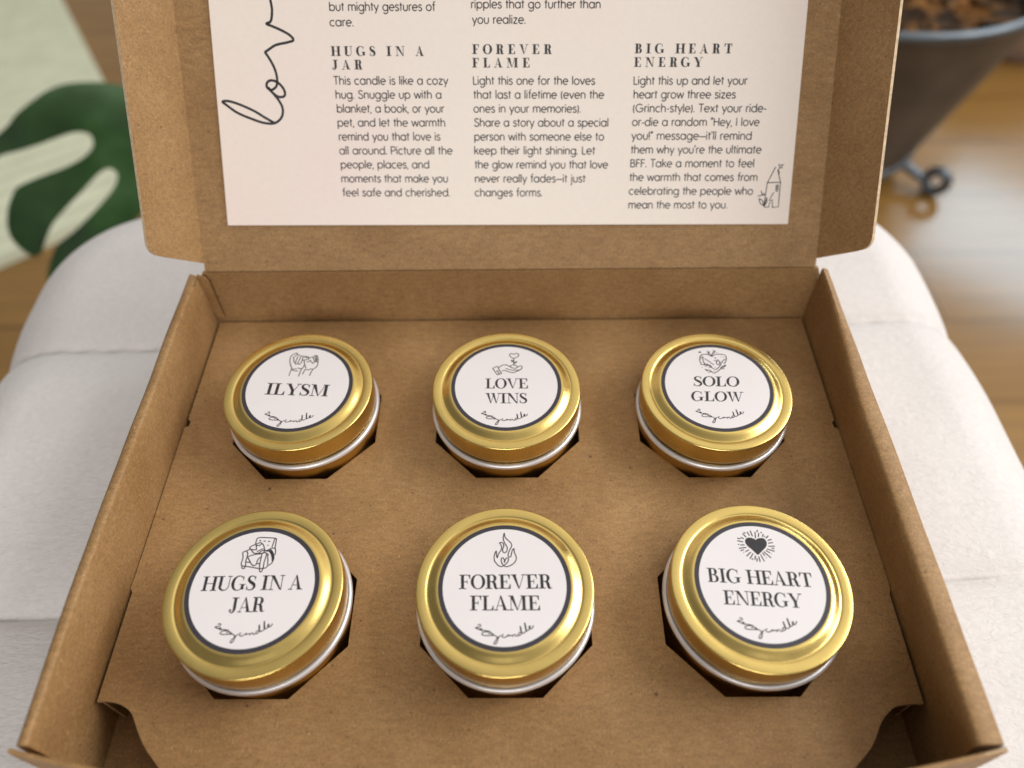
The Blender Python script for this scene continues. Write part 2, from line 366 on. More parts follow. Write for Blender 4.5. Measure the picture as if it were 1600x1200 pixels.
def sans(ch):
    """single-line geometric letter, x-height 5, cap 7: strokes, advance"""
    l = lambda *p: list(p); D = lambda x, y=0.4: [(x - .45, y), (x + .45, y)]
    G = {' ': ([], 2.5), 'o': ([arc(2.5, 2.5, 2.1, 2.4)], 5.0), 'a': ([arc(2.5, 2.5, 2.1, 2.4), l((4.6, 5), (4.6, 0))], 5.2), 'b': ([l((.6, 7.4), (.6, 0)), arc(2.7, 2.5, 2.1, 2.4)], 5.2),
    'c': ([arc(2.5, 2.5, 2.1, 2.4, 48, 312)], 4.4), 'd': ([arc(2.5, 2.5, 2.1, 2.4), l((4.6, 7.4), (4.6, 0))], 5.2), 'e': ([l((.5, 2.6), (4.55, 2.6)) + arc(2.5, 2.5, 2.1, 2.4, 4, 312)], 4.9),
    'f': ([arc(2.3, 6.3, 1.0, 1.1, 70, 180) + [(1.3, 0)], l((.2, 4.9), (2.5, 4.9))], 2.6), 'g': ([arc(2.5, 2.5, 2.1, 2.4), l((4.6, 5), (4.6, -.3)) + arc(2.6, -.3, 2.0, 2.0, 0, -150)], 5.2),
    'h': ([l((.6, 7.4), (.6, 0)), arc(2.3, 3.0, 1.65, 1.9, 175, 0) + [(3.95, 0)]], 4.6), 'i': ([l((.6, 5), (.6, 0)), D(.6, 6.6)], 1.3), 'j': ([l((.8, 5), (.8, -1.2)) + arc(0, -1.2, .8, 1, -20, -110), D(.8, 6.6)], 1.5),
    'k': ([l((.6, 7.4), (.6, 0)), l((3.5, 5), (.7, 2.3)), l((1.7, 3.2), (3.8, 0))], 3.9), 'l': ([l((.6, 7.4), (.6, 0))], 1.3), 'm': ([l((.6, 5), (.6, 0)), arc(2.1, 3.2, 1.45, 1.75, 175, 0) + [(3.55, 0)], arc(5.0, 3.2, 1.45, 1.75, 175, 0) + [(6.45, 0)]], 7.0),
    'n': ([l((.6, 5), (.6, 0)), arc(2.3, 3.0, 1.65, 1.9, 175, 0) + [(3.95, 0)]], 4.6), 'p': ([l((.6, 5), (.6, -2.2)), arc(2.7, 2.5, 2.1, 2.4)], 5.2), 'r': ([l((.6, 5), (.6, 0)), arc(2.2, 3.2, 1.6, 1.7, 180, 75)], 2.6),
    's': ([smooth_path([(3.0, 4.1), (2.2, 4.9), (1.1, 4.8), (.6, 3.9), (1.1, 3.0), (2.2, 2.5), (3.1, 1.6), (2.8, .5), (1.7, .05), (.9, .3), (.35, 1.0)], 3)], 3.5), 't': ([l((1.2, 6.6), (1.2, 0)), l((.2, 4.9), (2.4, 4.9))], 2.5),
    'u': ([l((.6, 5), (.6, 2.0)) + arc(2.3, 2.0, 1.7, 1.95, 180, 360) + [(4.0, 5)]], 4.6), 'v': ([l((.2, 5), (2.1, 0)), l((2.1, 0), (4.0, 5))], 4.1), 'w': ([l((.2, 5), (1.7, 0)), l((1.7, 0), (3.2, 4.8)), l((3.2, 4.8), (4.7, 0)), l((4.7, 0), (6.2, 5))], 6.3),
    'x': ([l((.3, 5), (3.8, 0)), l((3.8, 5), (.3, 0))], 4.1), 'y': ([l((.2, 5), (2.2, 0)), l((4.0, 5), (1.2, -2.2))], 4.1), 'z': ([l((.4, 4.8), (3.5, 4.8)), l((3.5, 4.8), (.4, .2)), l((.4, .2), (3.7, .2))], 4.0),
    'T': ([l((.1, 7), (4.5, 7)), l((2.3, 7), (2.3, 0))], 4.5), 'L': ([l((.6, 7), (.6, .2)), l((.4, .2), (3.6, .2))], 3.7), 'P': ([l((.6, 7), (.6, 0)), l((.6, 6.8), (2.4, 6.8)) + arc(2.4, 5.0, 1.9, 1.8, 90, -90) + [(.6, 3.2)]], 4.6),
    'S': ([smooth_path([(3.9, 5.8), (3.0, 6.9), (1.6, 6.8), (.7, 5.6), (1.4, 4.3), (2.9, 3.5), (4.1, 2.3), (3.8, .8), (2.4, .05), (1.2, .3), (.4, 1.5)], 3)], 4.6), 'G': ([arc(3.7, 3.5, 3.2, 3.4, 45, 355) , l((6.9, 3.3), (4.0, 3.3))], 7.3),
    'H': ([l((.6, 7), (.6, 0)), l((4.8, 7), (4.8, 0)), l((.6, 3.6), (4.8, 3.6))], 5.4), 'I': ([l((.6, 7), (.6, 0))], 1.3), 'F': ([l((.6, 7), (.6, 0)), l((.4, 6.8), (3.6, 6.8)), l((.6, 3.7), (3.3, 3.7))], 3.9),
    'B': ([l((.6, 7), (.6, 0)), l((.6, 6.8), (2.2, 6.8)) + arc(2.2, 5.25, 1.5, 1.55, 90, -90) + [(.6, 3.7)], l((2.2, 3.7), (2.4, 3.7)) + arc(2.4, 1.95, 1.8, 1.75, 90, -90) + [(.6, .2)]], 4.7),
    '.': ([D(.5)], 1.2), ',': ([l((.7, .5), (.3, -1.1))], 1.2), '(': ([arc(2.6, 2.8, 2.0, 4.6, 130, 230)], 1.9), ')': ([arc(-.8, 2.8, 2.0, 4.6, 50, -50)], 1.9), '-': ([l((.3, 2.6), (2.2, 2.6))], 2.5), '~': ([l((0, 2.6), (5.4, 2.6))], 5.4),
    '"': ([l((.6, 7.4), (.4, 5.4)), l((1.6, 7.4), (1.4, 5.4))], 2.1), "'": ([l((.6, 7.4), (.4, 5.4))], 1.1), '!': ([l((.6, 7.2), (.6, 1.8)), D(.6)], 1.3)}
    return G[ch]
def set_sans(ink, text, A, B, unit, width):
    gl = [sans(c) for c in text]; W = sum(g[1] + .35 for g in gl) - .6
    ax, ay = (B[0] - A[0]) / W, (B[1] - A[1]) / W; x = 0
    for strokes, adv in gl:
        for s in strokes: ink.ribbon([(A[0] + ax * (x + u), A[1] + ay * (x + u) + unit * v) for u, v in s], width)
        x += adv + .35

# ------------------------------------------------------------------ measured data (millimetres): tin centres, label artwork, card text
TIN_AT = {
  'fists': (-87.36,38.76),
  'hand': (-3.01,38.69),
  'wreath': (81.5,37.59),
  'chair': (-87.34,-46.7),
  'flame': (-3.03,-46.2),
  'rays': (82.63,-45.41),
}
TIN_TEXT = {
  'fists': [('ILYSM', [(-12.61, -3.85), (13.12, -5.1), (-12.41, 2.05)])],
  'hand': [('LOVE', [(-8.38, -1.48), (8.99, -1.62), (-8.5, 3.67)]), ('WINS', [(-8.04, -8.94), (8.52, -9.07), (-8.15, -3.87)])],
  'wreath': [('SOLO', [(-9.53, 0.14), (8.95, -0.3), (-8.79, 5.21)]), ('GLOW', [(-11.38, -7.31), (9.08, -7.88), (-10.68, -2.46)])],
  'chair': [('HUGS IN A', [(-17.18, -1.18), (16.77, -0.74), (-17.29, 4.03)]), ('JAR', [(-6.02, -8.63), (5.6, -8.36), (-6.32, -3.49)])],
  'flame': [('FOREVER', [(-15.13, -1.31), (15.91, -1.24), (-15.35, 3.76)]), ('FLAME', [(-11.24, -8.67), (11.95, -8.69), (-11.42, -3.6)])],
  'rays': [('BIG HEART', [(-17.86, 0.13), (16.89, -1.92), (-17.67, 5.17)]), ('ENERGY', [(-13.89, -7.66), (11.51, -9.04), (-13.53, -2.75)])],
}
SIGN_AT = {
  'fists': [(-10.52,-13.5),(8.69,-14.65)],
  'hand': [(-9.72,-13.75),(8.35,-14.56)],
  'wreath': [(-10.37,-12.27),(8.13,-12.95)],
  'chair': [(-9.33,-13.33),(9.12,-12.61)],
  'flame': [(-9.34,-14.34),(9.33,-13.98)],
  'rays': [(-10.65,-13.19),(8.32,-13.67)],
}
DRAWING = {
  'fists': [[(-4.57,5.71),(-4.43,7.26),(-4.2,8.66),(-4.16,9.6),(-4.76,11.02),(-5.32,12.45),(-5.67,13.88),(-5.76,15.48),(-5.51,16.45),(-4.57,17.41),(-3.52,18.04)],[(-3.52,18.04),(-3.14,17.31),(-3.97,16.11),(-4.55,15.55),(-4.02,14.35),(-3.99,13.15),(-3.33,12.91)],[(-3.13,17.23),(-2.24,16.74),(-1.29,16.25)],[(-2.71,16.26),(-2.88,14.82),(-3.11,13.38),(-3.16,12.27),(-2.59,11.82),(-2.12,12.26)],[(-1.48,15.93),(-1.72,14.49),(-2.05,12.9),(-2.12,12.26),(-1.37,11.81),(-0.87,12.41),(-0.53,14.0)],[(-1.29,16.25),(0.09,16.07),(1.47,15.9),(1.94,15.25)],[(-0.47,15.76),(-0.59,14.32),(-0.29,13.99),(1.6,14.38),(2.15,14.77)],[(-0.05,15.43),(1.06,15.42),(1.73,15.1),(2.09,15.09),(3.35,15.64),(4.0,15.4)],[(3.9,16.04),(4.32,16.44),(5.32,16.35),(5.84,15.06),(6.15,13.46),(6.24,11.4),(5.74,9.98),(4.81,9.05)],[(0.32,13.99),(0.57,12.55),(1.03,11.28),(1.73,9.7)],[(0.83,11.76),(0.59,10.34),(0.14,9.4),(-0.18,8.47),(-0.39,6.91),(-0.58,5.29)],[(1.52,9.16),(1.24,7.99),(0.84,6.44)],[(1.52,9.16),(2.68,8.76),(3.7,9.14),(4.68,9.05),(4.29,7.81),(3.86,5.64)],[(-4.03,9.36),(-2.97,9.2),(-1.92,9.42)],[(-3.86,8.74),(-2.81,8.34),(-1.21,8.17)],[(-1.69,9.81),(-0.84,9.49),(0.14,9.4)],[(3.61,15.56),(4.34,14.11),(4.67,12.83),(4.16,12.2),(3.72,12.68),(3.34,13.48)],[(4.17,15.88),(4.85,14.75),(5.34,12.83)],[(4.77,16.35),(5.28,15.06),(5.59,13.14),(6.02,13.14)],[(1.45,13.1),(2.29,13.17),(3.07,13.64),(2.38,14.13)]],
  'hand': [[(3.02,16.46),(2.41,16.79),(1.67,16.8),(1.25,16.16),(1.56,15.35),(2.29,14.62),(3.02,14.22),(3.87,14.69),(4.72,15.24),(5.09,16.12),(4.85,16.77),(3.87,16.86),(3.02,16.46)],[(3.02,14.22),(3.02,12.79),(3.02,10.89)],[(3.02,12.31),(2.29,12.48),(2.05,13.27),(2.66,12.95),(3.02,12.31)],[(3.02,11.52),(3.75,11.67),(4.23,12.46),(3.62,12.39),(3.02,11.52)],[(-5.65,8.93),(-3.85,10.01),(-3.36,9.22),(-2.74,7.82),(-1.95,6.18),(-2.6,6.11),(-3.67,5.58),(-4.53,7.06),(-5.65,8.93)],[(-4.06,7.36),(-3.58,7.67),(-2.96,6.11)],[(-3.24,9.3),(-2.41,10.0),(-1.45,10.7),(0.0,10.76),(0.73,10.28),(1.45,9.81),(2.42,9.17),(3.38,8.85)],[(-0.35,8.89),(0.86,8.41),(2.18,8.01),(3.38,8.0),(4.58,7.91),(6.02,8.36),(6.45,9.45),(6.15,10.08),(5.43,10.09),(4.59,9.47),(3.5,8.7)],[(-1.9,7.5),(-0.94,7.8),(0.26,7.4),(1.46,6.93),(2.54,6.61),(3.62,6.98),(4.82,7.59),(6.15,8.52)],[(1.45,9.96),(2.17,10.51),(3.02,10.66),(3.86,10.41),(4.59,9.78)]],
  'wreath': [[(0.44,15.53),(-0.24,16.18),(-1.13,16.67),(-2.56,16.84),(-3.7,16.53),(-4.47,15.42),(-4.81,13.99),(-4.79,12.57),(-4.28,11.94)],[(0.44,15.53),(1.24,16.32),(2.28,16.8),(3.74,16.78),(5.3,16.69),(6.14,15.96),(6.28,14.69),(5.77,13.11),(4.78,11.54)],[(-2.81,14.45),(-1.63,13.49),(-0.3,12.06),(0.63,11.11)],[(-4.16,15.1),(-3.27,15.41),(-3.49,13.98),(-3.37,12.4),(-2.68,11.45),(-1.15,10.5),(-0.37,9.4),(0.84,8.77),(1.75,9.23),(2.94,10.62),(4.1,12.49),(5.03,13.75),(6.02,13.89)],[(-1.03,7.55),(-0.09,6.69),(0.82,7.22),(2.05,8.14),(3.01,8.91),(4.48,9.13)],[(3.01,8.91),(3.26,9.68),(4.23,10.45),(5.39,10.91),(4.51,9.98),(3.13,9.6)],[(-5.06,11.55),(-3.66,11.3),(-2.22,11.29),(-1.12,10.66),(-0.29,9.87)],[(-3.47,12.56),(-3.08,11.93),(-3.11,10.99),(-3.66,11.3)],[(-2.12,11.92),(-1.86,11.29),(-2.58,10.51),(-3.09,10.36)],[(-1.02,11.28),(-0.93,10.34),(-1.78,9.57)],[(-3.54,8.96),(-2.66,8.49),(-1.52,8.17),(-0.91,7.55)],[(-3.21,8.03),(-2.21,8.33)],[(-2.41,7.1),(-1.65,7.4),(-1.07,8.01)],[(-1.27,17.31),(-0.62,17.62),(-0.02,16.82),(0.49,15.85)],[(-0.92,18.75),(-0.71,17.79),(0.09,18.26)],[(1.44,19.06),(1.79,18.25),(0.88,17.13),(0.49,15.85)],[(2.48,18.72),(1.86,17.92),(1.13,17.13)],[(-0.55,17.3),(-0.62,16.82)],[(2.12,11.1),(1.74,12.04),(1.99,12.83),(2.52,13.45),(3.1,12.97),(3.21,12.18),(2.71,11.4),(2.12,11.1)],[(0.92,13.62),(1.71,13.3),(2.14,12.98)],[(1.66,15.2),(1.77,14.41)],[(2.62,14.08),(2.52,13.45)],[(3.12,13.13),(3.26,12.5),(2.91,11.87)],[(1.83,11.88),(1.7,12.51)],[(4.07,15.18),(4.22,15.34)],[(4.41,16.46),(4.62,16.61)],[(5.01,15.01),(5.37,15.01)],[(0.71,9.78),(1.02,9.86)],[(-0.16,7.77),(0.27,7.85)],[(-4.33,17.98),(-3.96,17.98)],[(2.78,17.59),(3.04,17.67)],[(-4.82,17.95),(-3.6,17.94)],[(-4.07,18.46),(-4.22,17.5)],[(-4.56,9.75),(-4.31,9.83)],[(-4.26,16.06),(-3.81,16.21)],[(-4.15,14.78),(-4.24,14.15)]],
  'chair': [[(-2.29,15.89),(-2.3,17.17),(-2.1,18.1),(-1.25,18.38),(1.12,18.33),(4.18,18.07),(4.6,17.57),(4.71,16.0),(4.79,14.31)],[(4.06,18.0),(3.85,16.43),(3.72,14.45),(4.8,14.23),(5.23,13.04),(5.18,11.65)],[(-4.19,14.49),(-3.67,15.05),(-2.85,15.47),(-2.11,15.68),(-1.76,14.62),(-1.58,13.77),(-2.49,13.78),(-3.42,13.92),(-4.19,14.49)],[(-2.09,15.89),(-1.44,16.17),(-0.71,16.45),(0.03,16.02),(0.72,15.17),(1.24,13.9),(1.28,13.06),(0.88,12.5),(-0.77,12.37),(-2.22,12.52),(-2.88,13.22),(-3.42,13.92)],[(-1.81,15.46),(-0.87,15.32),(-0.23,16.02)],[(-1.27,12.93),(-0.25,13.63),(0.8,14.18)],[(-0.54,12.51),(0.22,13.2),(1.17,13.62)],[(-3.68,13.92),(-4.63,13.51),(-5.8,12.95),(-6.03,12.53),(-5.59,11.14),(-5.6,9.76),(-5.55,8.11),(-4.12,7.7),(-4.32,9.48),(-4.21,11.0),(-4.25,12.39),(-4.82,13.23)],[(-4.09,11.07),(-2.68,11.68),(-0.97,12.09),(0.8,12.29)],[(-3.92,10.86),(-3.01,9.61),(-2.1,8.37),(-1.23,7.89),(-0.53,8.23),(-0.34,9.74),(-0.0,10.56),(0.56,10.98)],[(-4.2,9.2),(-2.63,9.06)],[(-0.36,8.64),(0.67,8.57)],[(-4.11,7.63),(-1.73,7.28),(0.92,6.79),(2.91,6.99),(3.64,7.8),(4.73,8.75),(5.17,10.4)],[(0.68,12.22),(0.71,10.84),(0.7,9.05),(0.92,6.79)],[(2.33,12.36),(2.26,10.83),(2.08,9.18),(2.18,6.86)],[(0.68,12.22),(1.5,12.64),(2.33,12.36),(3.12,11.66)],[(1.49,13.34),(2.46,13.61),(3.49,14.31)],[(1.64,13.2),(2.81,13.19),(3.75,12.35),(4.44,10.82),(4.78,9.44)],[(2.7,13.75),(3.77,12.91),(4.53,11.65),(4.99,9.99)],[(3.29,14.03),(4.31,12.77),(4.98,11.37),(5.1,10.4)],[(2.73,11.66),(3.2,10.0),(3.46,8.08)],[(-5.24,7.57),(-4.96,6.89),(-4.2,6.88),(-4.18,7.7)],[(1.02,6.59),(1.27,5.71),(1.91,5.71),(2.08,6.72)],[(-1.32,17.17),(-0.62,17.23)],[(0.28,16.99),(1.0,17.01)],[(1.87,16.89),(2.58,16.93)],[(1.85,15.38),(2.29,15.45)],[(0.24,15.6),(0.61,15.74)]],
  'flame': [[(-0.28,19.27),(-0.6,17.62),(-0.46,16.34),(0.07,15.06),(0.72,13.94),(0.79,12.96),(0.48,12.12),(-0.1,11.71),(-0.68,12.13),(-0.75,13.1),(-0.44,14.08),(-0.44,14.93),(-0.97,15.56),(-1.87,15.43),(-1.34,14.65),(-1.14,13.38),(-1.57,12.27),(-2.2,11.3),(-2.57,9.85),(-2.84,10.89),(-2.96,12.41),(-3.42,11.44),(-3.65,10.06),(-3.51,8.83),(-2.92,7.87),(-2.15,7.05),(-1.13,6.63),(-0.38,7.04),(0.51,7.71),(1.13,8.67),(1.26,9.49),(0.75,9.84),(0.24,9.36),(-0.13,7.99)],[(-0.13,7.99),(-0.14,8.95),(-0.53,9.77),(-1.04,9.78),(-1.22,8.95),(-1.02,7.99),(-0.5,7.18),(0.39,6.63),(1.65,6.89),(2.91,7.7),(3.67,8.66),(3.93,9.75),(3.68,10.86),(3.23,11.97),(3.1,13.29),(2.53,12.53),(2.27,11.42),(2.02,10.31),(1.51,10.11),(1.13,10.59),(1.25,11.7),(1.76,12.95),(2.27,14.07),(2.26,15.05),(1.62,15.9),(0.71,16.76),(0.05,17.62),(-0.28,19.27)]],
  'rays': [[(1.33,18.48),(1.0,15.9)],[(2.26,19.21),(2.01,18.28)],[(2.56,18.01),(2.08,16.49)],[(3.54,18.4),(3.25,17.87)],[(4.1,17.6),(3.46,16.55)],[(4.41,16.81),(4.11,16.48)],[(5.64,16.93),(4.54,15.95)],[(6.49,15.61),(5.01,15.09)],[(6.71,14.36),(4.98,14.07)],[(7.06,12.97),(4.75,12.94)],[(6.69,12.02),(5.8,12.29)],[(6.6,11.06),(4.13,11.97)],[(4.95,10.49),(3.6,11.39)],[(4.85,8.64),(2.8,10.95)],[(3.02,9.41),(2.25,10.56)],[(2.37,7.38),(1.53,9.93)],[(3.27,8.64),(3.13,8.83)],[(0.87,7.19),(0.8,9.23)],[(-0.17,7.26),(0.1,8.66)],[(-0.78,8.02),(-0.26,9.49)],[(-1.69,7.9),(-1.33,8.54)],[(-2.36,8.35),(-0.92,10.32)],[(-3.29,9.31),(-1.59,10.84)],[(-3.39,10.97),(-2.02,11.68)],[(-4.97,11.37),(-3.79,11.69)],[(-5.34,12.25),(-2.74,12.55)],[(-4.64,13.5),(-3.21,13.5)],[(-5.44,13.68),(-4.96,13.68)],[(-5.41,15.12),(-3.48,14.61)],[(-5.24,16.06),(-4.09,15.79)],[(-3.98,16.39),(-3.02,15.79)],[(-3.11,17.84),(-2.07,16.38)],[(-2.67,18.3),(-2.05,17.77)],[(-1.43,18.5),(-0.88,16.97)],[(-0.27,18.89),(0.14,16.7)],[(5.2,10.04),(5.39,10.1)],[(-4.1,10.66),(-3.92,10.66)]],
}
HEART = [[(0.96,15.37),(0.24,15.97),(-0.78,16.24),(-1.88,16.11),(-2.7,15.26),(-2.78,14.21),(-2.23,13.04),(-1.15,11.87),(-0.11,10.57),(0.67,9.74),(1.66,10.57),(2.81,11.59),(4.0,12.75),(4.53,13.92),(4.39,15.23),(3.7,15.95),(2.77,16.09),(1.78,15.9),(0.96,15.37)]]
SIGNATURE = [[(-8.55,-13.59),(-7.99,-13.31),(-7.56,-13.67),(-8.04,-14.17),(-9.31,-14.39),(-8.59,-14.75),(-7.95,-14.97),(-7.53,-14.68),(-7.17,-14.9),(-7.8,-15.11),(-7.02,-15.33),(-6.17,-15.33),(-5.46,-15.47),(-5.17,-15.76),(-6.16,-15.76),(-7.07,-16.18),(-6.98,-16.75),(-5.85,-16.97),(-4.02,-16.91),(-2.9,-16.91)],[(-5.46,-15.47),(-4.61,-15.62),(-4.6,-16.19),(-5.16,-16.26),(-4.04,-16.19),(-3.47,-16.62),(-4.03,-16.55),(-2.9,-16.98),(-2.33,-17.34),(-1.77,-17.48),(-1.21,-16.91)],[(-1.77,-17.34),(-2.04,-18.33),(-2.44,-19.45),(-3.13,-19.73),(-3.14,-19.24),(-2.46,-18.19),(-2.05,-17.34)],[(-0.23,-16.56),(-0.72,-16.84),(-0.64,-17.41),(0.2,-17.56),(1.04,-17.06),(1.46,-16.64),(1.18,-17.13),(1.88,-16.99),(2.58,-16.93),(2.73,-17.35),(3.01,-16.78),(3.57,-16.72),(3.85,-17.21),(4.41,-17.07)],[(5.26,-15.79),(4.55,-16.36),(4.62,-16.93),(5.26,-16.72),(5.54,-15.94),(5.41,-14.94),(5.13,-13.93),(5.26,-15.22),(5.82,-16.22),(6.53,-16.01),(7.1,-15.37),(6.9,-14.08),(6.56,-12.77),(6.69,-14.08),(7.1,-15.44),(8.09,-14.94),(8.39,-13.94),(7.96,-14.08),(8.09,-14.8),(8.94,-14.66),(9.45,-13.65)]]
LOVE = [[(-97.02,112.08),(-97.03,109.61),(-96.7,105.89),(-97.54,101.75),(-99.47,100.72),(-97.49,99.86),(-93.97,98.36),(-90.47,96.43),(-89.03,94.52),(-91.17,93.7),(-96.33,92.69),(-99.73,90.82),(-101.2,89.98)],[(-101.18,90.19),(-99.17,86.97),(-97.64,83.52),(-97.04,80.06),(-97.55,77.03),(-99.79,75.52),(-101.56,76.63),(-101.14,78.58),(-98.98,79.21),(-96.3,77.88),(-94.44,75.25),(-94.64,73.07),(-97.23,72.87),(-99.85,74.87),(-101.09,76.63)],[(-99.85,74.87),(-97.33,71.78),(-95.78,68.24),(-96.57,64.7),(-99.61,62.5),(-103.86,62.54),(-108.89,64.15),(-114.77,66.65),(-119.14,69.79),(-120.63,71.13),(-118.03,71.32),(-113.03,69.73),(-107.64,67.25),(-103.64,64.77),(-100.06,62.73)]]
HOUSE = [[(108.42,36.41),(111.42,42.82)],[(112.32,41.76),(113.06,39.39),(113.98,36.62)],[(108.42,36.41),(114.12,36.54)],[(108.42,36.41),(107.99,31.51),(107.71,26.43)],[(113.98,36.54),(113.92,30.92),(113.9,26.24),(111.17,26.13)],[(107.86,26.29),(109.78,26.28),(110.03,28.28),(111.26,28.27),(111.3,26.13)],[(112.31,35.45),(113.12,35.44)],[(112.32,34.65),(113.19,34.65)],[(112.3,33.86),(113.12,33.85)],[(112.31,32.8),(113.08,32.79)],[(112.31,35.45),(112.31,32.8)],[(113.12,35.44),(113.08,32.79)],[(113.06,39.39),(113.04,41.23),(112.39,40.98),(113.2,42.54)],[(113.2,42.54),(112.54,43.98),(113.67,43.45),(114.84,43.96),(113.83,43.05),(114.43,42.4),(113.2,42.54)],[(111.47,32.41),(110.29,30.15),(109.55,29.09),(111.47,29.07)],[(107.99,31.51),(106.64,31.25),(104.76,30.87)],[(106.64,31.25),(106.09,33.12)],[(106.64,31.25),(107.54,32.04)],[(107.83,26.7),(106.81,29.12),(105.38,29.93)],[(107.83,26.7),(106.1,27.78),(105.4,29.66)],[(107.83,26.7),(108.65,30.17)],[(107.83,26.7),(108.91,28.56),(108.62,30.43)],[(107.83,26.7),(108.18,29.1)]]
LINES = [('but mighty gestures of', (-73.57, 105.21), (-30.77, 104.74)), ('care.', (-73.74, 99.5), (-64.08, 99.39)), ('This candle is like a cozy', (-73.77, 77.32), (-26.47, 76.84)), ('hug. Snuggle up with a', (-73.36, 71.89), (-29.31, 71.45)), ('blanket, a book, or your', (-73.22, 66.41), (-28.43, 65.97)), ('pet, and let the warmth', (-73.34, 60.88), (-28.07, 60.44)), ('remind you that love is', (-73.2, 55.3), (-30.42, 54.89)), ('all around. Picture all the', (-73.32, 49.66), (-25.45, 49.21)), ('people, places, and', (-73.17, 43.98), (-35.45, 43.63)), ('moments that make you', (-73.3, 38.23), (-27.72, 37.82)), ('feel safe and cherished.', (-73.15, 32.44), (-27.07, 32.02)), ('ripples that go further than', (-16.24, 105.53), (35.96, 104.96)), ('you realize.', (-15.85, 99.83), (5.72, 99.6)), ('Light this one for the loves', (-16.12, 76.74), (34.22, 76.23)), ('that last a lifetime (even the', (-15.98, 71.32), (38.04, 70.78)), ('ones in your memories).', (-16.11, 65.85), (28.56, 65.41)), ('Share a story about a special', (-15.96, 60.32), (40.18, 59.78)), ('person with someone else to', (-16.09, 54.75), (38.43, 54.23)), ('keep their light shining. Let', (-16.22, 49.13), (34.77, 48.65)), ('the glow remind you that love', (-16.07, 43.45), (40.32, 42.92)), ('never really fades~it just', (-16.2, 37.71), (30.89, 37.29)), ('changes forms.', (-16.33, 31.93), (12.57, 31.67)), ('Light this up and let your', (50.08, 76.07), (96.82, 75.6)), ('heart grow three sizes', (50.26, 70.73), (92.45, 70.31)), ('(Grinch-style). Text your ride-', (50.18, 65.35), (105.59, 64.8)), ('or-die a random "Hey, I love', (50.09, 59.92), (103.09, 59.4)), ('you!" message~it\'ll remind', (50.0, 54.44), (100.29, 53.95)), ("them why you're the ultimate", (49.91, 48.9), (104.75, 48.39)), ('BFF. Take a moment to feel', (49.82, 43.32), (102.21, 42.83)), ('the warmth that comes from', (49.73, 37.68), (104.0, 37.18)), ('celebrating the people who', (49.64, 31.99), (102.52, 31.51)), ('mean the most to you.', (49.55, 26.24), (91.96, 25.87))]
HEADS = [('HUGS IN A', (-74.03, 88.3), (-35.85, 87.9)), ('JAR', (-73.88, 83.15), (-61.44, 83.03)), ('FOREVER', (-16.12, 88.43), (16.42, 88.09)), ('FLAME', (-16.24, 83.3), (7.49, 83.06)), ('BIG HEART', (50.21, 87.98), (89.94, 87.57)), ('ENERGY', (50.12, 82.86), (77.96, 82.58))]
LEAF_OUTLINE = [(-109.2, 7.9), (-101.8, 16.1), (-93.1, 29.6), (-86.9, 45.4), (-76.2, 61.8), (-65.2, 77.2), (-51.1, 87.7), (-33.9, 93.5), (-14.0, 97.0), (11.5, 94.6), (41.1, 79.5), (71.7, 56.7), (86.9, 27.4), (84.3, -5.8), (73.5, -26.8), (58.0, -45.5), (47.0, -62.5), (35.1, -72.0), (15.8, -90.6), (3.1, -108.4), (-9.0, -128.3), (-19.9, -140.9), (-27.0, -129.8), (-26.4, -110.8), (-22.5, -93.9), (-10.1, -78.4), (6.0, -53.9), (20.5, -31.7), (24.1, -15.3), (14.8, -7.9), (4.5, -13.9), (-6.5, -29.3), (-20.8, -51.5), (-31.6, -73.1), (-35.1, -92.6), (-36.2, -103.4), (-42.0, -109.8), (-53.6, -104.8), (-66.1, -94.0), (-73.7, -79.2), (-75.6, -60.1), (-73.7, -45.4), (-70.1, -36.5), (-51.6, -22.5), (-31.4, -10.6), (-13.4, 2.3), (-5.2, 14.5), (-9.2, 26.7), (-22.0, 29.7), (-37.0, 25.2), (-57.5, 14.3), (-75.7, 4.2), (-89.9, -2.6), (-105.9, -11.6)]
LEAF_FRAME = Matrix([[0.99315, 0.05438, 0.10342, -0.43497], [0.0, 0.88511, -0.46538, 0.51845], [-0.11684, 0.46219, 0.87905, -0.205], [0.0, 0.0, 0.0, 1.0]])

# ------------------------------------------------------------------ setting: wooden floor
def sheet(name, x0, y0, x1, y1, z, mat):
    bm = bmesh.new(); bm.faces.new([bm.verts.new(P3(*p)) for p in ((x0, y0, z), (x1, y0, z), (x1, y1, z), (x0, y1, z))])
    return from_bm(name, bm, mat)
FZ = -460
sheet('floor', -3500, -2500, 3500, 5000, FZ, FLOOR)['kind'] = 'structure'

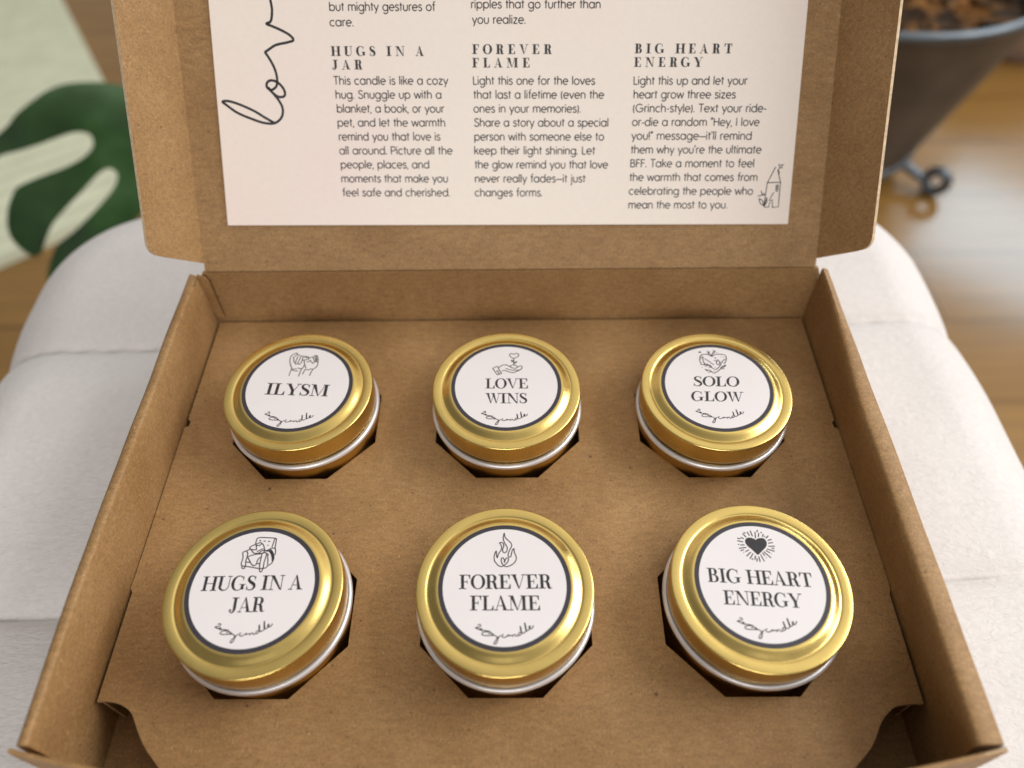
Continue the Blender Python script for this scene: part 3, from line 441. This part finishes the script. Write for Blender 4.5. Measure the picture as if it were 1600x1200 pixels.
# ------------------------------------------------------------------ ottoman
def make_ottoman():
    root = thing('ottoman', 'cream upholstered ottoman with stitched seams, carrying the open cardboard box', 'ottoman', (0, 0, 0))
    cx, cy, hx, hy, R, ang = -14, 24, 262, 223, 82, math.radians(2.3)
    ca, sa = math.cos(ang), math.sin(ang); NG = 250; ZT = -22.7; RE = 46
    def edge_dist(x, y):       # inside distance to a rounded rectangle
        qx, qy = abs(x) - hx + R, abs(y) - hy + R
        return -(math.hypot(max(qx, 0), max(qy, 0)) + min(max(qx, qy), 0) - R)
    def boundary(c, s):
        lo, hi = 0, 600
        for _ in range(30):
            m = (lo + hi) / 2
            if edge_dist(c * m, s * m) > 0: lo = m
            else: hi = m
        return lo
    seams = (-172, -54, 84)
    def height(x, y):
        d = max(edge_dist(x, y), 0)
        z = ZT - (RE - math.sqrt(max(RE * RE - (RE - min(d, RE)) ** 2, 0)))
        dip = 0
        for s in seams:
            t = abs(y - s - 0.00012 * x * x * (1 if s > 0 else 0.2))
            dip += 5.0 * math.exp(-t / 3.0) + 3.2 * math.exp(-(t / 16) ** 2)
        z -= dip * (1 if d > 12 else d / 12 * 0.75 + 0.25)
        z += 1.6 * mnoise.noise(Vector((x / 55, y / 40, 3.1))) - 0.8 - 0.00009 * x * x * 0.5
        return z
    bm = bmesh.new(); V = {}
    cache = {}
    for i in range(NG + 1):
        for j in range(NG + 1):
            u, v = 2 * i / NG - 1, 2 * j / NG - 1; m = max(abs(u), abs(v))
            if m == 0: x = y = 0
            else:
                a = math.atan2(v, u); l = math.hypot(u, v) / m
                key = round(a, 6)
                if key not in cache: cache[key] = boundary(math.cos(a), math.sin(a))
                mm_ = math.sin(m * math.pi / 2) * 0.35 + m * 0.65
                r = cache[key] * mm_; x, y = r * math.cos(a), r * math.sin(a)
            z = height(x, y)
            V[i, j] = bm.verts.new(P3(cx + x * ca - y * sa, cy + x * sa + y * ca, z))
    for i in range(NG):
        for j in range(NG): bm.faces.new((V[i, j], V[i + 1, j], V[i + 1, j + 1], V[i, j + 1]))
    top = from_bm('cushion_top', bm, FABRIC, root, True)
    ring = [boundary(math.cos(2 * math.pi * k / 160), math.sin(2 * math.pi * k / 160)) for k in range(160)]
    secs = []
    for z, off in ((-66, -0.6), (-80, 1.5), (-130, 5), (-240, 7), (-360, 5), (-428, 0), (-434, -5)):
        secs.append([(cx + (r + off) * (math.cos(t) * ca - math.sin(t) * sa), cy + (r + off) * (math.cos(t) * sa + math.sin(t) * ca), z) for k, r in enumerate(ring) for t in (2 * math.pi * k / 160,)])
    from_bm('upholstered_side', loft(secs), FABRIC, root, True)
    for sx in (-1, 1):
        for sy in (-1, 1):
            bm = lathe([(0, 0), (14, 0), (19, 26.5), (0, 26.5)], 24)
            o = from_bm('foot', bm, METAL, root); o.location = P3(cx + sx * 170, cy + sy * 160, FZ); sharp(o)
make_ottoman()

# ------------------------------------------------------------------ the open cardboard box
box = thing('cardboard_box', 'open brown kraft cardboard mailer box holding six gold tins', 'box', (0, 0, 0))
TH = math.radians(36)
UP = Vector((0, math.sin(TH), math.cos(TH))); NL = Vector((0, -math.cos(TH), math.sin(TH))); LO = Vector((0, 96.5, 30))
X = Vector((1, 0, 0)); Y = Vector((0, 1, 0)); Z = Vector((0, 0, 1))
rnd = random.Random(4)
from_bm('base_panel', slab([(-144, -98), (139, -98), (139, 97), (-144, 97)], (0, 0, -21), X, Y, Z, 1.5), [KRAFT, EDGE], box)
def side_wall(left):
    secs = []; n = 26
    for k in range(n + 1):
        y = 96.2 - k * 193.7 / n; t = k / n
        w = 0.45 * mnoise.noise(Vector((y / 30, 7.3 if left else 1.7, 0))); dz = 0.35 * mnoise.noise(Vector((y / 24, 3.1, 5.0 if left else 0)))
        end = 1.6 if k == 0 else 0.4 if k == 1 else 0
        if left:
            lean = 2.2 * max(0, (t - .55) / .45) ** 1.5; b = 1.4 * math.sin(math.pi * t)
            prof = [(-144.6, -22.3), (-144.9 + lean * .3, 0), (-144.5 + lean + w, 27.6), (-144.1 + lean + w, 29.2), (-143.0 + lean + w, 30.0 - end * .3), (-141.4 + lean * .8 + w, 30.2 - end), (-140.7 + lean * .7 + w, 30.1 - end),
                    (-140.2 + lean * .7 + w, 29.75 - end), (-139.95 + lean * .65 + w, 29.1), (-139.3 + lean * .3, 20), (-139.4 + b * .2, 12), (-139.9, 4), (-140.2, -1), (-140.4, -20.8)]
        else:
            q = min(1, t / .45); inn = 135.4 - 4.4 * (q * q * (3 - 2 * q)) - 0.6 * max(0, t - .45)
            prof = [(139.4, -22.3), (139.3, 0), (138.9 + w, 27.2), (138.4 + w, 29.0), (137.2 + w, 29.9), (135.9 + w - (135.4 - inn) * .5, 30.2), (inn + 1.0 + w, 30.1), (inn + .35 + w, 29.8),
                    (inn + .05 + w, 29.2), (inn + .1 + w, 26), (inn + (135.3 - inn) * .35, 18), (inn + (135.3 - inn) * .75, 9), (135.5, 1), (135.7, -20.8)][::-1]
        secs.append([(x, y, z + (dz if z > 10 else 0)) for x, z in prof])
    return sharp(from_bm('side_wall', loft(secs), KRAFT, box), 50)
side_wall(True); side_wall(False)
bwn = Vector((0, -1, 0.02)).normalized()
from_bm('back_wall', slab([(-140.0, -51.3), (135.5, -51.3), (135.5, -4), (134, -.35), (-138, -.35), (-140.0, -4)], (0, 96.5, 30.2), X, Vector((0, .0196, 1)), bwn, 1.5), [KRAFT, KRAFT], box)
def front_wall():
    secs = []; n = 40
    for k in range(n + 1):
        x = -143.6 + k * 282.0 / n; q = 1 - ((x + 2.6) / 141) ** 2
        f = lambda z, d: (x, -98.0 - 15.5 * q * max(0, (z + 22) / 52) - d, z)
        dz = .3 * mnoise.noise(Vector((x / 25, 0, 9)))
        secs.append([f(-21.5, .1), f(0, 0), f(20, 0), f(29.0 + dz, 0), f(29.5 + dz, .4), f(29.6 + dz, .8), f(29.3 + dz, 1.4), f(20, 1.6), f(0, 1.6), f(-22.3, 1.6)])
    o = sharp(from_bm('front_wall', loft(secs), [KRAFT, EDGE], box), 50)
    for p in o.data.polygons:
        if p.center.z > .0296: p.material_index = 1
front_wall()
lid = from_bm('lid', slab([(-136.7, 0.6), (132.7, 0.6), (132.7, 196), (-136.7, 196)], LO, X, UP, NL, 1.6), [KRAFT_LID, KRAFT], box)
def lid_flap(left):
    ph = math.radians(62)
    s = -1 if left else 1
    d = X * s * math.cos(ph) + NL * math.sin(ph)
    o = LO + X * (-136.75 if left else 132.75)
    nn = UP.cross(d) * (1 if left else -1)
    if nn.dot(X) * s > 0: nn = -nn
    W = 26.6
    pts = [(-0.25, 4.2), (18.5, 8.6), (21.5, 9.5)] + arc(21.0, 15.2, 5.6, 5.6, -70, 0, 6) + [(W, 17), (W + .12, 60), (W + .35, 105), (W + .35, 150), (W, 176), (W - 4, 182), (-.25, 190)]
    f = from_bm('lid_flap', slab(pts, o, d, UP, nn, 1.5), [KRAFT_LID, EDGE], lid)
    f['label'] = 'side flap of the lid, lit by the window' if left else 'side flap of the lid, in shade'
lid_flap(True); lid_flap(False)
# small dust tab standing in the back left corner
from_bm('corner_tab', slab([(0, 0), (4.0, 0), (4.0, 22), (3.4, 24.6), (2, 26), (0, 26.8)], (-139.6, 94.2, 4), X, Z, Vector((0.2, -1, 0)).normalized(), .8), [KRAFT, KRAFT], box)

# ------------------------------------------------------------------ cardboard tray with octagonal holes
TIN_C = TIN_AT
tray = thing('cardboard_tray', 'flat brown cardboard tray with octagonal holes, set inside the box around the tins', 'tray', (0, 0, 0))
def octagon(cx, cy, ap, rot=0):
    r = ap / math.cos(math.pi / 8)
    return [(cx + r * math.cos(math.radians(22.5 + 45 * k) + rot), cy + r * math.sin(math.radians(22.5 + 45 * k) + rot)) for k in range(8)]
HOLES = {'fists': (-87.6, 38.2), 'hand': (-2.9, 38.3), 'wreath': (81.9, 38.0), 'chair': (-87.4, -46.6), 'flame': (-2.9, -46.4), 'rays': (82.0, -46.2)}
outline = ([(-138.9, 94.6)] + [(-139.0, 38.4), (-137.7, 37.4), (-137.9, 34.6), (-139.6, 34.0), (-139.7, -33.5), (-139.9, -37.6), (-138.8, -39), (-138.6, -77.2)] +
           smooth_path([(-136.0, -77.0), (-131.2, -77.8), (-126.2, -80.6), (-122.4, -86), (-118.6, -91), (-113, -96.4)], 4) + [(-111, -98.5), (105.2, -98.5)] +
           smooth_path([(107.5, -96.4), (112.6, -92), (115.8, -88), (119, -83.4), (124.6, -79.2), (131, -78.3)], 4) +
           [(134.0, -78.3), (134.3, -41), (135.2, -38.6), (135.3, -35), (135.2, 31.4), (133.6, 32.2), (133.4, 35.4), (134.6, 36.2), (134.5, 94.6)])
from_bm('tray_sheet', slab(outline, (0, 0, 0), X, Y, Z, 1.3, [octagon(*c, 29.9) for c in HOLES.values()]), [KRAFT_TRAY, EDGE], tray)
for sx in (-138.4, 133.8):
    from_bm('support_flap', slab([(-76.6, -20.6), (94, -20.6), (94, -1.5), (-76.6, -1.5)], (sx, 0, 0), Y, Z, X if sx < 0 else -X, -1.2 if sx < 0 else -1.2), [KRAFT, EDGE], tray)

# ------------------------------------------------------------------ candle tins
def meshes_tin():
    lidp = [(0, 20.4), (21, 20.5), (22.6, 21.25), (22.9, 21.21), (23.3, 21.08), (24.2, 20.58), (25.2, 19.98), (25.7, 19.72), (26.0, 19.66), (26.25, 19.72), (26.5, 19.88), (26.8, 19.97), (29.3, 19.97),
            (29.65, 19.88), (29.88, 19.65), (29.98, 19.3), (30.0, 18.6), (30.0, 11.4), (29.9, 10.85), (29.6, 10.6), (29.3, 10.8), (29.2, 11.7), (29.0, 18.6), (0, 18.8)]
    lidp[0:3] = [(0, 21.22), (20, 21.22), (22.5, 21.25)]
    a = lathe(lidp, 160)
    b = lathe([(0, -20.9), (28.6, -20.9), (29.3, -20.2), (29.45, -18), (29.45, 6.8), (29.3, 7.2), (28.2, 8.6), (27.9, 10.5), (28.4, 17.5), (0, 17.5)], 128)
    bead = []
    for k in range(14):
        t = 2 * math.pi * k / 14; bead.append((29.85 + 1.1 * math.cos(t), 7.45 + 1.25 * math.sin(t)))
    c = lathe(bead, 160, True)
    return a, b, c
A_, B_, C_ = meshes_tin()
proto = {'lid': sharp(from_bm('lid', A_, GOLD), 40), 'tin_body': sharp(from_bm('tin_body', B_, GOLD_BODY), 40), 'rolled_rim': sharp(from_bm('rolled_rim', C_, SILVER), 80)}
LABEL_BM = lathe([(0, 0), (21.4, 0), (21.4, 0.06), (0, 0.06)], 128)
proto['label'] = from_bm('label', LABEL_BM, LABEL)
RING = lathe([(20.65, 0.0), (22.2, 0.0), (22.2, 0.075), (20.65, 0.075)], 128, True)
proto['printed_border'] = from_bm('printed_border', RING, BORDER)
TINS = {'fists': 'gold candle tin whose round white label shows two linked fists', 'hand': 'gold candle tin whose label shows an open hand holding a heart flower',
        'wreath': 'gold candle tin whose label shows a heart wreathed in leafy sprigs', 'chair': 'gold candle tin whose label shows an armchair with cushions and a throw',
        'flame': 'gold candle tin whose label shows an outlined flame with a small heart', 'rays': 'gold candle tin whose label shows a solid black heart with rays'}
def similarity(src, dst):
    a = complex(*src[0]); b = complex(*src[1]); c = complex(*dst[0]); d = complex(*dst[1]); k = (d - c) / (b - a)
    return lambda p: ((lambda w: (w.real, w.imag))(c + k * (complex(*p) - a)))
SIG_ENDS = SIGN_AT['flame']
rt = random.Random(11)
for n_, (key, label) in enumerate(TINS.items()):
    cx, cy = TIN_C[key]
    t = thing('candle_tin', label, 'candle tin', (cx, cy, 0), 'gold candle tins in the tray')
    for part in ('tin_body', 'rolled_rim', 'lid', 'label'):
        o = proto[part] if n_ == 0 else proto[part].copy()
        if n_: SC.collection.objects.link(o)
        o.parent = t
        if part == 'label': o.location = P3(0, 0, 21.24); lab = o
        else: o.rotation_euler.z = rt.uniform(0, 6.28)
    o = proto['printed_border'] if n_ == 0 else proto['printed_border'].copy()
    if n_: SC.collection.objects.link(o)
    o.parent = lab
    ink = Ink(lambda x, y, z: (x, y, 0.075 + z))
    for text, (A, B, C) in TIN_TEXT[key]: set_caps(ink, text, A, B, (C[0] - A[0], C[1] - A[1]), 0.19)
    ink.done('lettering', INK, lab)
    ink = Ink(lambda x, y, z: (x, y, 0.075 + z))
    for st in DRAWING[key]: ink.ribbon(smooth_path(st, 4), 0.38)
    if key == 'wreath':
        for st in DRAWING[key][6:26]:
            if len(st) == 2:
                (x0, y0), (x1, y1) = st; l = math.hypot(x1 - x0, y1 - y0) or 1; w_ = min(.42, l * .4)
                ink.poly([(x0, y0), ((x0 + x1) / 2 - (y1 - y0) / l * w_, (y0 + y1) / 2 + (x1 - x0) / l * w_), (x1, y1), ((x0 + x1) / 2 + (y1 - y0) / l * w_, (y0 + y1) / 2 - (x1 - x0) / l * w_)])
    if key == 'rays':
        hp = smooth_path(HEART[0], 4)[:-1]; mx = sum(p[0] for p in hp) / len(hp); my = sum(p[1] for p in hp) / len(hp)
        for i in range(len(hp)): ink.poly([(mx, my), hp[i], hp[(i + 1) % len(hp)]])
    ink.done('line_drawing', INK, lab)
    ink = Ink(lambda x, y, z: (x, y, 0.075 + z)); f = similarity(SIG_ENDS, SIGN_AT[key])
    for st in SIGNATURE: ink.ribbon([f(p) for p in smooth_path(st, 4)], 0.34)
    ink.done('script_signature', INK, lab)

# ------------------------------------------------------------------ printed card inside the lid
card = thing('printed_card', 'blush pink printed card with three columns of text, fixed inside the lid', 'card', (0, 0, 0))
on_lid = lambda off: (lambda x, s, z: tuple(LO + X * x + UP * s + NL * (off + z)))
from_bm('card_sheet', slab([(-124.0, 20.6), (118.65, 19.04), (119.4, 185), (-120.4, 186)], LO + NL * 0.75, X, UP, NL, 0.45), [CARD, CARD], card)
def block(a): return (0 if a[0] < -40 else 1 if a[0] < 30 else 2, a[1] > 95)
for key in sorted({block(A) for _, A, _ in LINES}):
    ink = Ink(on_lid(0.78))
    for text, A, B in LINES:
        if block(A) == key: set_sans(ink, text, A, B, 0.45, 0.43)
    ink.done('paragraph', INK, card)
for text, A, B in HEADS:
    ink = Ink(on_lid(0.78)); set_caps(ink, text, A, B, (0.0, 3.7), 0.25, 0.42)
    ink.done('heading', INK, card)
ink = Ink(on_lid(0.78))
for st in LOVE: ink.ribbon(smooth_path(st, 6), 1.02)
ink.done('script_word', INK, card)
ink = Ink(on_lid(0.78))
for st in HOUSE: ink.ribbon(st, 0.38)
ink.done('house_drawing', INK, card)

# ------------------------------------------------------------------ monstera plant behind the ottoman
def make_plant():
    root = thing('monstera_plant', 'dark green split leaf plant standing behind the ottoman', 'plant', (-300, 660, FZ))
    bm = bmesh.new()
    pts = LEAF_OUTLINE
    vs = [bm.verts.new(P3(u, v, 0)) for u, v in smooth_path(pts + [pts[0]], 3)[:-1]]
    ed = [bm.edges.new((vs[i], vs[(i + 1) % len(vs)])) for i in range(len(vs))]
    bmesh.ops.triangle_fill(bm, edges=ed, use_beauty=True, normal=(0, 0, 1))
    for _ in range(3):
        bmesh.ops.subdivide_edges(bm, edges=[e for e in bm.edges if e.calc_length() > .012], cuts=1)
        bmesh.ops.triangulate(bm, faces=bm.faces)
    for v in bm.verts:
        x, y = v.co.x / MM, v.co.y / MM
        v.co.z = (-0.0045 * max(0, y - 35) ** 2 + 2.2 * math.sin(x / 26 + y / 34)) * MM
    bmesh.ops.recalc_face_normals(bm, faces=bm.faces)
    ext = bmesh.ops.extrude_face_region(bm, geom=list(bm.faces))
    for v in [g for g in ext['geom'] if isinstance(g, bmesh.types.BMVert)]: v.co.z -= 0.0008
    me = bpy.data.meshes.new('leaf')
    M = LEAF_FRAME
    bmesh.ops.transform(bm, matrix=Matrix.Translation(-P3(-300, 660, FZ)) @ M, verts=bm.verts)
    leaf = sharp(from_bm('leaf', bm, LEAF, root), 45)
    end = (M @ P3(150, -60, -8)) - P3(-300, 660, FZ)
    path = [Vector((0.10, 0.10, 0.12)), Vector((0.09, 0.06, 0.20)), Vector((0.03, 0.0, 0.26)), end]
    sp = []
    for i in range(3):
        for k in range(6): sp.append(path[i].lerp(path[i + 1], k / 6))
    sp.append(end)
    from_bm('leaf_stem', tube([p / MM for p in sp], 4.0), STEM, root, True)
    pot = from_bm('plant_pot', lathe([(0, 0), (85, 0), (112, 150), (116, 152), (116, 160), (104, 160), (102, 130), (0, 130)], 64), POTPINK, root); pot.location = P3(100, 100, 0); sharp(pot)
make_plant()

# ------------------------------------------------------------------ pale rug on the floor
def make_rug():
    bm = bmesh.new()
    c = [Vector((-540, 790)), Vector((-985, 1520)), Vector((-1900, 1300)), Vector((-1250, 165))]
    nu, nv = 150, 4
    for tz in (0,):
        rows = []
        for i in range(nu + 1):
            u = i / nu; row = []
            for j in range(nv + 1):
                v = j / nv; p = c[0].lerp(c[1], u).lerp(c[3].lerp(c[2], u), v)
                z = FZ + 11 + 2.0 * math.cos(u * 26 * math.pi * 2)
                row.append(bm.verts.new(P3(p.x, p.y, z)))
            rows.append(row)
        for i in range(nu):
            for j in range(nv): bm.faces.new((rows[i][j], rows[i + 1][j], rows[i + 1][j + 1], rows[i][j + 1]))
    bmesh.ops.recalc_face_normals(bm, faces=bm.faces)
    ext = bmesh.ops.extrude_face_region(bm, geom=list(bm.faces))
    for v in [g for g in ext['geom'] if isinstance(g, bmesh.types.BMVert)]: v.co.z = (FZ + 1) * MM
    o = from_bm('rug', bm, RUG, None, True)
    tag(o, 'pale ribbed wool rug lying on the wooden floor behind the leaf', 'rug'); sharp(o, 40)
make_rug()

# ------------------------------------------------------------------ metal planter and a pink pot on the right
def make_planter():
    cx, cy = 468, 893
    root = thing('metal_planter', 'dark metal bowl planter filled with bark on scroll feet', 'planter', (cx, cy, FZ))
    o = from_bm('planter_bowl', lathe([(0, 34), (110, 34), (140, 48), (160, 110), (186, 190), (216, 290), (210, 290), (176, 190), (158, 110), (0, 90)], 96), METAL, root); sharp(o, 45)
    tor = [(216 + 6 * math.cos(k * math.pi / 6), 292 + 6 * math.sin(k * math.pi / 6)) for k in range(12)]
    from_bm('rolled_rim', lathe(tor, 96, True), METAL_RIM, root, True)
    tor = [(138 + 6 * math.cos(k * math.pi / 6), 44 + 8 * math.sin(k * math.pi / 6)) for k in range(12)]
    from_bm('base_ring', lathe(tor, 96, True), METAL_RIM, root, True)
    bm = bmesh.new(); rb = random.Random(3)
    for k in range(420):
        a, r = rb.uniform(0, 6.283), 186 * math.sqrt(rb.random())
        m = Matrix.Translation(P3(r * math.cos(a), r * math.sin(a), 262 + rb.uniform(-6, 8) + 14 * (1 - r / 200))) @ Matrix.Rotation(rb.uniform(0, 6.28), 4, 'Z') @ Matrix.Rotation(rb.uniform(-.6, .6), 4, 'X')
        bmesh.ops.create_cube(bm, size=1, matrix=m @ Matrix.Diagonal(Vector((rb.uniform(22, 44), rb.uniform(12, 24), rb.uniform(6, 12), 1000)) * MM))
    b = from_bm('bark_mulch', bm, BARK, root); b['kind'] = 'stuff'
    for a in (-38, 82, 202):
        pts = []
        for k in range(22):
            t = k / 21
            if t < .4: r, z = 100 + 78 * t / .4, 44 - 26 * t / .4
            else: q = (t - .4) / .6 * 5.0; rr = 21 - 10 * (t - .4) / .6; r, z = 186 + rr * math.sin(q - .6) , 27 - rr * math.cos(q - .6)
            pts.append((r * math.cos(math.radians(a)), r * math.sin(math.radians(a)), max(z, 6)))
        from_bm('scroll_foot', tube(pts, 7.5), METAL_RIM, root, True)
make_planter()
o = from_bm('ceramic_pot', lathe([(0, 0), (60, 0), (92, 50), (100, 110), (92, 150), (84, 150), (90, 110), (0, 40)], 64), POTPINK); o.location = P3(925, 1210, FZ); sharp(o, 40)
tag(o, 'dusty pink round pot on the floor beyond the metal planter', 'pot')
